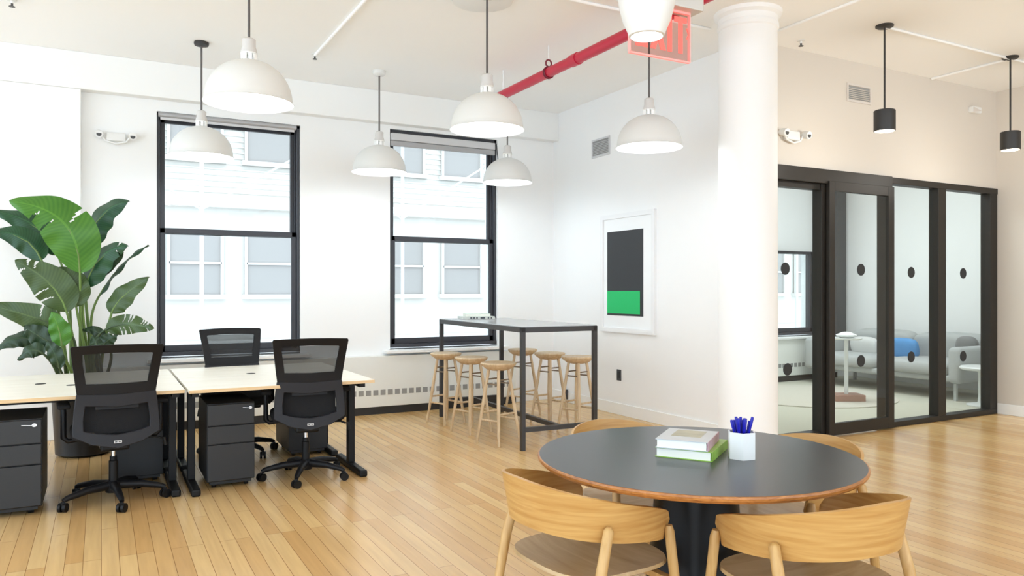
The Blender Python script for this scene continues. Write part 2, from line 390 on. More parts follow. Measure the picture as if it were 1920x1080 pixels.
# windows
def window(n, x0, x1, z0, z1, label):
    w = thing('window_%d' % n, label, 'window', ((x0+x1)/2, YW, z0), kind='structure')
    hw = (x1-x0)/2; h = z1-z0; f = MB()
    f.span(-hw, -hw+.03, .03, .19, 0, h); f.span(hw-.03, hw, .03, .19, 0, h)
    f.span(-hw, hw, .03, .19, h-.035, h); f.span(-hw, hw, .015, .19, 0, .04)
    f.span(hw-.045, hw-.03, .09, .105, 0, h); f.span(-hw+.03, -hw+.045, .09, .105, 0, h)
    f.build('frame', 'window_frame', w, bev=.004)
    mid = 2.0-z0
    for nm, y, a, b in (('lower_sash', .055, .04, mid+.03), ('upper_sash', .115, mid-.03, h-.035)):
        s = MB(); X = hw-.032
        s.span(-X, -X+.05, y, y+.04, a, b).span(X-.05, X, y, y+.04, a, b)
        s.span(-X, X, y, y+.04, b-.055, b).span(-X, X, y, y+.04, a, a+.065 if nm == 'lower_sash' else a+.055)
        so = s.build(nm, 'window_frame', w, bev=.004)
        MB().span(-X+.045, X-.045, y+.016, y+.022, a+.05, b-.05).build('pane', 'window_glass', so)
    return w
window(1, *WINS[0], 'tall dark framed sash window beside the plant')
window(2, *WINS[1], 'tall dark framed sash window behind the high table')
window(3, *WINS[2], 'dark framed sash window of the lounge hidden by the column')  # unseen repeat of the row, included to let daylight into the lounge
window(4, *WINS[3], 'dark framed sash window seen through the glazed partition')
# sills
for k, (a, b, z0, z1) in enumerate(WINS):
    struct('trim_%d' % (4+k), MB().span(a-.09, b+.09, YW-.155, YW+.03, z0-.055, z0-.02, bev=.006),
           'trim_paint', ['white ledge under the window beside the plant', 'white ledge under the window behind the high table', 'white ledge under the hidden lounge window', 'white ledge under the lounge window'][k], 'sill')
# blinds
b1 = thing('roller_blind', 'grey rolled up blind at the top of the window beside the plant', 'blind', (1.2, YW, 3.16))
MB().tube([(-.70, .0, 0), (.66, .0, 0)], .026, 16).build('roller', 'blind_metal', b1, smooth=40)
MB().span(-.68, .64, -.004, .004, -.05, -.022).build('hem_bar', 'blind_grey', b1)
b2 = thing('roller_blind', 'grey stacked blind at the top of the window behind the high table', 'blind', (3.62, YW, 3.1))
MB().span(-.685, .66, -.02, .03, .03, .115, bev=.01).build('cassette', 'blind_grey', b2)
MB().span(-.685, .66, -.012, .025, -.035, .026, bev=.008).build('roller', 'blind_metal', b2)
MB().tube([(.67, -.025, .1), (.69, -.03, -.1), (.685, -.03, -.26), (.66, -.03, -.3)], .006, 8).build('pull_chain', 'fixture_dark', b2, smooth=50)
b3 = thing('roller_blind', 'pale half lowered blind in the lounge window', 'blind', (9.33, YW, 3.18))
MB().tube([(-.69, .0, 0), (.69, .0, 0)], .022, 16).build('roller', 'blind_metal', b3, smooth=40)
MB().span(-.67, .67, .010, .013, -1.17, 0).build('cloth', 'blind_cloth', b3)

# radiator enclosures
def enclosure(x0, x1, label):
    t = thing('radiator_cover', label, 'radiator', (x0, YW-.112, 0)); w = x1-x0
    b = MB(); b.span(0, w, 0, .11, .085, .655, bev=.004)
    body = b.build('body', 'enclosure_paint', t)
    MB().span(0, w, .006, .11, 0, .085).build('base', 'base_black', t)
    g = MB(); n = int((w-.1)/.085)
    for i in range(n):
        x = .07+i*.085
        g.span(x, x+.058, -.003, .004, .215, .275)
    g.build('grille', 'slot_dark', t)
enclosure(-.1, 4.52, 'long white radiator cover with slots under the two open office windows')
enclosure(XA+.13, 10.4, 'white radiator cover with slots in the lounge')

# ------------------------------------------------------------------ outside
b = thing('building', 'pale building across the street seen through the windows', 'building', (0, 18, 0))
f = MB(); f.span(-14, 34, .25, 1, -6, 22)
f.build('facade_wall', 'facade', b)
for zz in (-3.9, 1.33-.35, 3.1, 6.0, 8.9): 
    pass
co = MB()
for zz in (3.25, 6.35, 9.4, .05): co.span(-14, 34, .05, .26, zz, zz+.22, bev=.03)
co.build('cornice', 'facade_trim', b)
clap = MB()
for k in range(22): clap.span(-14, 34, .225, .26, 3.6+k*.13, 3.6+k*.13+.03)
clap.build('moulding', 'facade_trim', b)
for i in range(-6, 17):
    for zz, hh in ((-1.9, 1.75), (1.3, 1.42), (4.35, 1.6), (7.4, 1.6)):
        x = 1.3+i*1.62
        wo = MB().span(x, x+1.08, .19, .255, zz, zz+hh).build('window', 'facade_glass', b)
        fr = MB(); fr.span(x-.04, x+.02, .14, .2, zz, zz+hh); fr.span(x+1.06, x+1.12, .14, .2, zz, zz+hh); fr.span(x, x+1.08, .14, .2, zz+hh*.48, zz+hh*.48+.05)
        fr.span(x-.1, x+1.18, .1, .25, zz-.1, zz)
        fr.build('window_frame', 'facade_bar', wo)
sc = thing('scaffold', 'white scaffold poles and braces in front of the building', 'scaffold', (0, 16.2, 0))
for i in range(-3, 12):
    x = 1.75+i*2.1
    MB().tube([(x, 0, -6), (x, 0, 14)], .04, 8).build('pole', 'scaffold_white', sc, smooth=50)
for i in range(-3, 11):
    x = 1.75+i*2.1
    for zz in (-.55, 3.0, 6.5):
        MB().tube([(x, .05, zz), (x+2.1, .05, zz+1.35)] if i % 2 == 0 else [(x, .05, zz+1.35), (x+2.1, .05, zz)], .022, 8).build('brace', 'scaffold_white', sc, smooth=50)
struct('ground', MB().span(-30, 50, YW+.3, 40, -6.3, -6), 'street_grey', 'pale street far below the windows', 'ground')

# ------------------------------------------------------------------ glazed partition
HX = [(5.25, 6.10), (7.06, 7.86), (7.98, 8.80)]
gp = thing('wall_glass', 'dark framed glass partition of the lounge', 'partition', (0, YG, 0), kind='structure')
MB().span(XA+.12, 7.05, -.05, .1, 2.415, 2.55, bev=.004).build('head_rail', 'partition_frame', gp)
MB().span(7.05, XR, -.02, .1, 2.485, 2.55, bev=.004).build('head_rail', 'partition_frame', gp)
MB().span(5.25, 6.12, -.005, .1, 0, .05, bev=.004).build('bottom_rail', 'partition_frame', gp)
MB().span(7.0, XR, -.02, .1, 0, .055, bev=.004).build('bottom_rail', 'partition_frame', gp)
for a, b_ in ((5.25, 5.31), (6.045, 6.14), (7.0, 7.085), (7.86, 7.995), (8.81, XR)):
    MB().span(a, b_, -.015, .095, .0, 2.5, bev=.004).build('post', 'partition_frame', gp)
MB().span(5.25, 6.10, .0, .09, 2.36, 2.42).build('transom', 'partition_frame', gp)
def dots(parent, pts, y):
    for (x, z) in pts:
        d = MB(); d.lathe([(.058, -.0015), (.058, .0015)], (0, 0, 0), 32)
        bmesh.ops.rotate(d.bm, cent=(0, 0, 0), matrix=Matrix.Rotation(PI/2, 3, 'X'), verts=d.bm.verts)
        o = d.build('sticker', 'sticker_black', parent, loc=(x, y, z))
for (a, b_), pts in zip(((5.30, 6.06), (7.08, 7.87), (7.985, 8.82)), (((5.61, 1.60), (5.64, .66)), ((7.47, 1.585), (7.47, .70)), ((8.38, 1.585), (8.38, .67)))):
    p = MB().span(a, b_, .035, .045, .05, 2.49).build('pane', 'partition_glass', gp)
    dots(p, pts, .033)
dr = thing('door_1', 'dark framed sliding glass door of the lounge', 'door', (6.09, YG-.07, 0), kind='structure')
W = .96
MB().span(0, .075, 0, .045, .012, 2.44, bev=.003).build('stile', 'partition_frame', dr)
MB().span(W-.09, W, 0, .045, .012, 2.44, bev=.003).build('stile', 'partition_frame', dr)
MB().span(.075, W-.09, 0, .045, 2.345, 2.44, bev=.003).build('top_rail', 'partition_frame', dr)
MB().span(.075, W-.09, 0, .045, .012, .125, bev=.003).build('bottom_rail', 'partition_frame', dr)
pane = MB().span(.07, W-.085, .018, .026, .12, 2.35).build('pane', 'partition_glass', dr)
dots(pane, ((.47, 1.60), (.47, .705)), .016)

# ------------------------------------------------------------------ lounge
def pillow(name, m, parent, loc, size, rot=(0, 0, 0), p=3.2):
    t = MB()
    def fn(u, v):
        a = u*2*PI; ph = (v-.5)*PI
        c = lambda x: math.copysign(abs(x)**(2/p), x)
        return Vector((size[0]/2*c(math.cos(ph))*c(math.cos(a)), size[1]/2*c(math.cos(ph))*c(math.sin(a)), size[2]/2*c(math.sin(ph))))
    t.grid(fn, 28, 14, closed_u=True)
    bmesh.ops.remove_doubles(t.bm, verts=t.bm.verts, dist=1e-5)
    o = t.build(name, m, parent, smooth=60, loc=loc); o.rotation_euler = rot
    return o
so = thing('sofa', 'long pale grey sofa in the lounge', 'sofa', (9.4, 5.75, 0))
MB().box((.58, 1.14, .27), (1.0, 2.1, .09), bev=.03, seg=3).build('base', 'sofa_frame', so, smooth=40)
for y in (.63, 1.66): pillow('seat_cushion', 'sofa_cloth', so, (.48, y, .385), (.98, 1.03, .19), p=5)
for y in (.63, 1.66): pillow('back_cushion', 'sofa_cloth', so, (.97, y, .60), (.32, 1.03, .42), (0, -.12, 0), p=4.5)
for y in (.03, 2.26): MB().box((.55, y, .45), (1.08, .17, .46), bev=.06, seg=4).build('arm', 'sofa_cloth', so, smooth=40)
for x in (.1, 1.0):
    for y in (.05, 2.2): MB().bar((x, y, .235), (x, y, 0), .035).build('leg', 'sofa_frame', so)
o = pillow('cushion', 'cushion_blue', None, (9.98, 6.86, .575), (.15, .46, .30), (0, -.25, .1), 3.4); tag(o, 'blue cushion leaning on the sofa back', 'cushion')
o = pillow('cushion', 'cushion_white', None, (9.98, 7.46, .57), (.15, .46, .28), (0, -.25, 0), 3.2); tag(o, 'white cushion at the far end of the sofa behind the tall slim table', 'cushion')
o = pillow('cushion', 'cushion_grey', None, (10.12, 6.02, .62), (.16, .28, .34), (0, -.22, .1), 3); tag(o, 'dark grey cushion at the arm end of the sofa', 'cushion')
tv = thing('side_table', 'tall slim white side table on a pinkish block in front of the sofa', 'side table', (8.30, 6.47, 0), math.radians(-28))
MB().lathe([(.17, 0), (.185, .012), (.185, .02)], (0, 0, .775), 40).build('top', 'side_white', tv, smooth=35)
MB().tube([(0, 0, .085), (0, 0, .776)], .024, 14).build('stem', 'side_white', tv, smooth=50)
MB().box((0, 0, .045), (.38, .26, .085), bev=.008).build('base', 'base_pink', tv)
o = MB().lathe([(0, 0), (.07, 0), (.12, .03), (.125, .04), (.09, .055), (.05, .075), (0, .08)], (8.30, 6.47, .795), 32).build('bowl', 'side_white', smooth=50); tag(o, 'white covered bowl on the tall slim side table', 'bowl')
rt = thing('side_table', 'low round white pedestal table beside the sofa arm', 'side table', (9.42, 5.40, 0))
MB().lathe([(.24, 0), (.262, .012), (.265, .03), (.25, .045)], (0, 0, .43), 48).build('top', 'side_white', rt, smooth=35)
MB().lathe([(.075, .02), (.065, .1), (.065, .36), (.075, .435)], (0, 0, 0), 32).build('stem', 'side_white', rt, smooth=40)
MB().lathe([(.19, 0), (.19, .012), (.1, .03), (.07, .035)], (0, 0, 0), 40).build('base', 'side_white', rt, smooth=35)
o = MB().lathe([(1.1, 0), (1.1, .010)], (8.25, 7.05, -.001), 72).build('rug', 'rug_pink'); tag(o, 'round pale pink rug under the tall slim side table', 'rug')

# ------------------------------------------------------------------ ceiling and wall fittings
def conduit(name, pts, r, label):
    o = MB().tube(pts, r, 10).build(name, 'ceiling_paint', smooth=50); tag(o, label, 'conduit')
conduit('conduit', [(1.79, 7.24, CH-.014), (1.79, -3, CH-.014)], .014, 'thin white conduit along the ceiling between the dome lamps')
conduit('conduit', [(5.86, 4.19, CH-.012), (XR-.02, 4.19, CH-.012)], .012, 'thin white conduit joining the two black lamps across the ceiling')
conduit('conduit', [(7.74, 4.22, CH-.013), (7.74, YG-.02, CH-.013)], .013, 'thin white conduit from the farther black lamp to the glazed wall')
conduit('conduit', [(2.2, 4.94, CH-.013), (4.6, 4.94, CH-.013)], .013, 'thin white conduit crossing the ceiling above the red pipe')
conduit('conduit', [(5.15, 3.2, CH-.009), (5.15, 4.95, CH-.009)], .012, 'thin white conduit on the ceiling right of the column')
def sprinkler(loc, label):
    t = thing('fire_sprinkler', label, 'sprinkler', loc)
    MB().lathe([(.035, 0), (.035, -.008), (.012, -.012), (.012, -.03)], (0, 0, 0), 20).build('escutcheon', 'fixture_white', t, smooth=40)
    MB().lathe([(.008, -.03), (.008, -.05), (.022, -.052), (.022, -.056)], (0, 0, 0), 16).build('deflector', 'fixture_dark', t, smooth=40)
sprinkler((1.79, 7.27, CH+.004), 'small sprinkler head at the end of the ceiling conduit')
sprinkler((-.61, 7.04, CH+.004), 'small sprinkler head above the plant')
sprinkler((5.55, 4.80, CH+.004), 'small dark sprinkler head on the ceiling right of the column')
o = MB().lathe([(.24, 0), (.235, -.012), (.2, -.02), (0, -.024)], (2.6, 5.3, CH), 48).build('ceiling_disc', 'fixture_white', smooth=40); tag(o, 'round white ceiling plate cut by the top of the photo', 'ceiling plate')
def emergency(loc, rz, label, s=1.):
    t = thing('emergency_light', label, 'emergency light', loc, rz)
    MB().box((0, -.03, 0), (.17, .055, .085), bev=.012, seg=3).build('body', 'fixture_white', t, smooth=40)
    MB().tube([(-.125, -.05, .01), (-.09, -.05, -.045), (0, -.05, -.07), (.09, -.05, -.045), (.125, -.05, .01)], .01, 10).build('bracket', 'fixture_white', t, smooth=50)
    for x in (-.145, .145):
        h = MB().tube([(x, -.02, .02), (x, -.045, .02), (x, -.105, .005)], [.022, .034, .036], 16).build('lamp_head', 'fixture_white', t, smooth=50)
        MB().tube([(x, -.1055, .005), (x, -.107, .005)], .022, 16).build('lens', 'fixture_dark', h)
emergency((.125, YW+.004, 2.89), 0, 'white twin emergency light on the window wall left of the first window')
emergency((5.63, YG+.004, 2.83), 0, 'white twin emergency light above the partition beside the column')
def grille(loc, rz, w, h, m, label):
    t = thing('vent_grille', label, 'vent', loc, rz)
    fr = MB(); fr.span(-w/2+.02, w/2-.02, -.012, 0, -h/2, -h/2+.02).span(-w/2+.02, w/2-.02, -.012, 0, h/2-.02, h/2).span(-w/2, -w/2+.02, -.012, 0, -h/2, h/2).span(w/2-.02, w/2, -.012, 0, -h/2, h/2)
    fr.build('frame', m, t)
    sl = MB(); n = int((h-.04)/.018)
    for k in range(n): sl.box((0, -.006, -h/2+.026+k*.018), (w-.04, .014, .004), (math.radians(35), 0, 0))
    sl.build('louver', m, t)
    MB().span(-w/2+.01, w/2-.01, -.0015, 0, -h/2+.01, h/2-.01).build('backing', 'slot_dark', t)
grille((XA, 7.318, 3.065), -PI/2, .36, .215, 'grille_grey', 'grey vent grille high on the wall above the picture')
grille((6.595, YG, 3.34), 0, .36, .18, 'grille_white', 'pale vent grille high above the glazed partition')
sn = thing('motion_sensor', 'small white sensor high on the wall above the last glass panel', 'sensor', (8.5, YG+.002, 3.39))
MB().box((0, -.03, 0), (.16, .06, .07), bev=.012).build('body', 'fixture_white', sn)
MB().prism([(-.08, -.06, .02), (-.08, -.06, -.035), (.06, -.06, -.01)], (0, -.006, 0)).build('lens', 'grille_white', sn)

# red pipe
pp = thing('sprinkler_pipe', 'red fire pipe running under the ceiling', 'pipe', (0, 0, 0))
PX, PZ = 3.62, 3.40
MB().tube([(PX, -3.5, PZ), (PX, 5.55, PZ)], .047, 20).build('pipe_run', 'pipe_red', pp, smooth=50)
MB().tube([(PX, 5.55, PZ), (PX, 7.02, PZ)], .046, 20).build('pipe_run', 'pipe_red', pp, smooth=50)
MB().tube([(PX, 5.50, PZ), (PX, 5.60, PZ)], .054, 20).build('coupling', 'pipe_red', pp, smooth=50)
for y in (2.0, 6.0):
    h = MB()
    for k in (0, 1):
        h.tube([(PX+.052*math.cos(a), y+.02*k-.01, PZ+.052*math.sin(a)) for a in [i*PI/12 for i in range(25)]], .006, 8)
    h.tube([(PX+.03*math.cos(a), y, PZ+.085+.032*math.sin(a)) for a in [i*PI/10 for i in range(21)]], .008, 8)
    h.build('hanger_ring', 'pipe_dark', pp, smooth=50)
    MB().tube([(PX, y, PZ+.11), (PX, y, CH)], .006, 8).build('hanger_rod', 'fixture_white', pp, smooth=50)
MB().tube([(PX, 6.9, PZ+.04), (PX, 6.9, CH)], .008, 8).build('hanger_rod', 'fixture_white', pp, smooth=50)

# exit sign
ex = thing('exit_sign', 'clear hanging sign with red EXIT letters', 'exit sign', (2.197, 2.68, 2.44))
MB().span(-.20, .215, -.05, .05, .226, .34, bev=.006).build('housing', 'housing_grey', ex)
MB().tube([(0, 0, .33), (0, 0, CH-2.44)], .012, 12).build('stem', 'housing_grey', ex, smooth=50)
MB().lathe([(.06, 0), (.06, -.02), (.02, -.03)], (0, 0, CH-2.44), 24).build('canopy', 'housing_grey', ex, smooth=40)
pl = MB().span(-.167, .168, -.006, .006, 0, .228).build('panel', 'exit_acrylic', ex)
ed = MB().span(-.169, .17, -.007, .007, -.004, .003).span(-.172, -.166, -.007, .007, 0, .228).span(.167, .173, -.007, .007, 0, .228).span(-.167, .168, -.007, .007, .216, .226)
ed.build('edge', 'exit_edge', ex)
def letter(rects, bars=()):
    l = MB()
    for (a, b, c, d) in rects: l.span(a, b, -.0105, -.0065, c, d)
    for (p, q) in bars: l.bar((p[0], -.0085, p[1]), (q[0], -.0085, q[1]), .004, .023)
    l.build('letter', 'exit_red', pl)
T, B = .196, .032
letter([(-.142, -.119, B, T), (-.119, -.075, B, B+.024), (-.119, -.082, .103, .125), (-.119, -.075, T-.024, T)])
def xbar(p, q, w):
    return [(p[0]-w, -.0065, p[1]), (p[0]+w, -.0065, p[1]), (q[0]+w, -.0065, q[1]), (q[0]-w, -.0065, q[1])]
xl = MB().prism(xbar((-.046, B), (.012, T), .014), (0, -.004, 0)).prism(xbar((.012, B), (-.046, T), .014), (0, -.0042, 0)); xl.build('letter', 'exit_red', pl)
letter([(.038, .061, B, T)])
letter([(.100, .123, B, T-.024), (.076, .147, T-.024, T)])
ch = MB().prism([(.146, -.0065, .15), (.152, -.0065, .15), (.163, -.0065, .125), (.152, -.0065, .10), (.146, -.0065, .10), (.156, -.0065, .125)], (0, -.004, 0)); ch.build('arrow', 'exit_red', pl)

# ------------------------------------------------------------------ lamps
GR_D = 'white dome pendant lamps'
def dome(loc, canopy_m, label):
    x, y, zr = loc
    t = thing('pendant_lamp', label, 'pendant lamp', (x, y, zr), group=GR_D)
    R = .272; H = .262
    prof = [(R+.008, -.004), (R+.010, .0), (R+.002, .012)]
    for k in range(1, 15):
        a = k/14*math.radians(80)
        prof.append((R*math.cos(a)**.92, .012+H*math.sin(a)/math.sin(math.radians(80))*.985))
    outer = prof
    inner = [(max(.02, r-.006), z-.004) for r, z in prof[1:]][::-1]
    s = MB(); s.lathe(outer+[(.052, H+.012)], cap=False, seg=56)
    s.build('shade', 'lamp_white', t, smooth=40)
    s = MB(); s.lathe([(R+.008, -.004)]+[(r-.007, z-.006) for r, z in prof[2:]]+[(.03, H-.006), (0, H-.006)], cap=False, seg=56)
    s.build('reflector', 'lamp_inside', t, smooth=40)
    nk = MB(); 
    for k in range(8):
        a = k*PI/4
        nk.box((.043*math.cos(a), .043*math.sin(a), H+.032), (.012, .022, .05), (0, 0, a))
    nk.lathe([(.05, H+.052), (.055, H+.055), (.05, H+.062)], (0, 0, 0), 32)
    nk.build('vented_neck', 'lamp_inside', t, smooth=40)
    MB().lathe([(.052, H+.06), (.05, H+.075), (.042, H+.10), (.042, H+.145), (.03, H+.155), (.012, H+.158)], (0, 0, 0), 32).build('socket', 'socket_grey', t, smooth=40)
    MB().tube([(0, 0, H+.155), (0, 0, CH-zr-.02)], .0085, 10).build('cord', 'cord_grey', t, smooth=50)
    if canopy_m == 'lamp_black':
        MB().lathe([(.062, 0), (.065, -.01), (.06, -.03), (.02, -.036)], (0, 0, CH-zr), 32).build('canopy', canopy_m, t, smooth=40)
    else:
        MB().lathe([(.066, 0), (.066, -.035), (.05, -.05), (.014, -.055)], (0, 0, CH-zr), 32).build('canopy', canopy_m, t, smooth=40)
    MB().lathe([(0, .115), (.03, .122), (.045, .15), (.042, .185), (.022, .225), (.02, H-.008)], (0, 0, 0), 24).build('bulb', 'bulb', t, smooth=60)
    light('pendant_lamp_light', 'POINT', (x, y, zr+.06), 4, (1, .99, .98), shadow_soft_size=.06)
ZR = 2.61
for (px, zr, cm, lb) in (
    ((.84, 5.14), ZR, 'lamp_white', 'large white dome pendant over the desks with its cord cut by the photo edge'),
    ((.80, 7.42), ZR, 'lamp_black', 'white dome pendant on a black ceiling rose before the window beside the plant'),
    ((2.51, 7.52), ZR, 'lamp_white', 'white dome pendant between the two windows'),
    ((2.56, 5.14), ZR, 'lamp_white', 'white dome pendant in front of the end of the red pipe'),
    ((4.02, 7.56), ZR, 'lamp_white', 'white dome pendant at the corner of the window behind the high table'),
    ((4.09, 5.13), ZR, 'lamp_white', 'white dome pendant beside the column, below the exit sign')):
    dome((px[0], px[1], zr), cm, lb)
# small glass lamp over the table
jl = thing('pendant_lamp', 'small white tapered glass lamp in front of the exit sign', 'pendant lamp', (1.83, 2.31, 2.365))
MB().lathe([(.060, 0), (.068, .004), (.072, .02), (.090, .06), (.102, .105), (.107, .13), (.100, .15), (.06, .165)], (0, 0, 0), 48, cap=False).build('shade', 'lamp_white', jl, smooth=40)
MB().lathe([(0, .016), (.064, .016), (.064, .012), (0, .012)], (0, 0, 0), 40, cap=False).build('diffuser', 'bulb', jl, smooth=40)
cr = MB(); cr.lathe([(.102, .135), (.108, .140), (.108, .165), (.09, .18), (.05, .2), (.03, .26)], (0, 0, 0), 48)
cr.build('collar', 'fixture_white', jl, smooth=40)
for k in range(8):
    a = k*PI/4+.3
    MB().box((.1075*math.cos(a), .1075*math.sin(a), .152), (.004, .012, .012), (0, 0, a)).build('vent_slot', 'fixture_dark', jl)  # dark blocks put the shade of open vent slots into colour
MB().tube([(0, 0, .25), (0, 0, CH-2.365)], .009, 10).build('rod', 'fixture_white', jl, smooth=50)
# black cylinder lamps
for (x, y, lb) in ((5.86, 4.19, 'black cylinder pendant lamp nearer the column'), (7.72, 4.18, 'black cylinder pendant lamp at the edge of the photo')):
    zb = 2.75; t = thing('cylinder_lamp', lb, 'pendant lamp', (x, y, zb), group='black cylinder lamps')
    MB().lathe([(.075, .02), (.085, 0), (.086, .003), (.086, .172), (.08, .178), (.012, .18)], (0, 0, 0), 40, cap=False).build('shade', 'lamp_black', t, smooth=40)
    MB().lathe([(.076, .0), (.076, .012), (0, .012)], (0, 0, 0), 32).build('lens', 'warm_bulb', t, smooth=40)
    MB().tube([(0, 0, .175), (0, 0, CH-zb-.01)], .008, 10).build('cord', 'lamp_black', t, smooth=50)
    MB().lathe([(.072, 0), (.072, -.012), (.06, -.02), (.012, -.022)], (0, 0, CH-zb), 32).build('canopy', 'lamp_black', t, smooth=40)
    light('cylinder_lamp_light', 'POINT', (x, y, zb-.12), 8, (1, .88, .74), shadow_soft_size=.08)

# ------------------------------------------------------------------ picture, switch
pc = thing('framed_picture', 'white framed picture of a black and green rectangle', 'picture', (XA, 6.80, 1.59))
hw, hh = .49, .665
fr = MB(); fr.span(-.035, 0, -hw+.05, hw-.05, hh-.05, hh).span(-.035, 0, -hw+.05, hw-.05, -hh, -hh+.05).span(-.035, 0, -hw, -hw+.05, -hh, hh).span(-.035, 0, hw-.05, hw, -hh, hh)
fr.build('frame', 'art_frame', pc)
MB().span(-.014, 0, -hw+.045, hw-.045, -hh+.045, hh-.045).build('mount', 'art_mat', pc)
pn = MB().span(-.018, -.013, -.285, .372, -.475, .472).build('print', 'art_black', pc)
MB().span(-.0195, -.0175, -.232, .372, -.452, -.198).build('green_block', 'art_green', pn)
sw = thing('wall_switch', 'small dark switch plate low on the white wall under the picture', 'switch', (XA, 6.966, .445))
MB().box((-.004, 0, 0), (.008, .078, .125), bev=.003).build('plate', 'switch_dark', sw)
MB().box((-.009, 0, 0), (.004, .034, .07), bev=.001).build('rocker', 'switch_rocker', sw)
ol = thing('wall_socket', 'small dark socket at the foot of the wall behind the stools', 'socket', (XA-.016, 8.05, .10))
MB().box((-.012, 0, 0), (.024, .075, .12), bev=.004).build('plate', 'switch_dark', ol)
MB().box((-.026, 0, .01), (.006, .03, .05), bev=.001).build('plug', 'switch_rocker', ol)

# ------------------------------------------------------------------ desks
def desk(x0, x1, yf, yb, label, flip=False):
    w = x1-x0; d = yb-yf
    t = thing('desk', label, 'desk', ((x0+x1)/2, (yf+yb)/2, 0), PI if flip else 0, group='office desks pushed back to back')
    hw, hd = w/2, d/2
    top = MB().span(-hw, hw, -hd, hd, .708, .73).build('desktop', 'desk_top', t)
    MB().span(-hw, hw, -hd-.0015, -hd, .707, .729).build('edge_band', 'desk_edge', top)
    g = MB().lathe([(.035, .729), (.035, .732), (.026, .732)], (.1, hd-.09, 0), 24); g.build('grommet', 'steel_black', top)
    for sx in (-1, 1):
        x = sx*(hw-(.07 if sx*(-1 if flip else 1) > 0 and x1 > 1.5 else .05))
        lg = MB().span(x-.025, x+.025, -.04, .03, .05, .69, bev=.004).build('leg', 'steel_black', t)
        MB().span(x-.03, x+.03, -hd+.04, hd-.06, .0, .05, bev=.012).build('foot', 'steel_black', lg)
        MB().span(x-.022, x+.022, -hd+.08, hd-.06, .67, .708).build('bracket', 'steel_black', lg)
    MB().span(-hw+.08, hw-.08, hd-.2, hd-.15, .63, .70).build('cross_rail', 'steel_black', t)
    tr = MB().span(-hw+.12, hw-.12, hd-.17, hd-.03, .625, .632).span(-hw+.12, hw-.12, hd-.172, hd-.165, .625, .70).span(-hw+.12, hw-.12, hd-.035, hd-.028, .625, .69)
    tr.build('cable_tray', 'steel_black', t)
YN, YM, YF = 5.50, 6.285, 7.07
desk(-1.06, .495, YN+.06, YM, 'birch topped desk in front of the plant, nearer the camera')
desk(.515, 1.80, YN, YM, 'birch topped desk at the window side end, nearer the camera')
desk(-1.06, .495, YM+.004, YF, 'birch topped desk in front of the plant, farther from the camera', True)
desk(.515, 1.80, YM+.004, YF, 'birch topped desk farther from the camera with the lone chair behind', True)

# ------------------------------------------------------------------ pedestals
def pedestal(name_label, loc, rz, first=None, w=.32):
    if first: return dup(first, loc, rz, name_label)
    t = thing('drawer_pedestal', name_label, 'pedestal cabinet', loc, rz, group='black drawer pedestals under the desks')
    d, h = .54, .60
    MB().span(-w/2, w/2, 0.02, d, .05, h, bev=.004).build('body', 'cabinet_dark', t)
    MB().span(-w/2+.02, w/2-.02, .03, d-.01, .03, .05).build('plinth', 'cabinet_dark', t)
    for z0, z1 in ((.448, .594), (.318, .442), (.058, .312)):
        MB().span(-w/2+.003, w/2-.003, -.002, .02, z0, z1, bev=.004).build('drawer', 'cabinet_black', t)
    lk = MB().tube([(w/2-.032, -.002, .562), (w/2-.032, -.009, .562)], .011, 16).build('lock', 'chrome', t, smooth=40)
    MB().box((w/2-.036, -.016, .562), (.004, .016, .012)).bar((w/2-.04, -.015, .562), (w/2-.085, -.012, .566), .004, .004).build('key', 'chrome', lk)
    for x in (-w/2+.05, w/2-.05):
        for y in (.08, d-.06):
            c = MB().tube([(x-.012, y, .022), (x+.012, y, .022)], .022, 16).build('caster', 'steel_black', t, smooth=40)
    return t
p0 = pedestal('black drawer pedestal standing between the two near office chairs', (.81, 5.68, 0), 0)
pedestal('large black drawer pedestal at the left edge of the photo under the desk', (-.53, 5.57, 0), 0, p0).scale = (1.28, 1, 1)
pedestal('black drawer pedestal behind the office chair nearest the plant', (.24, 6.68, 0), PI, p0)
pedestal('black drawer pedestal in shadow behind the office chair at the end desk', (1.54, 7.03, 0), PI, p0)

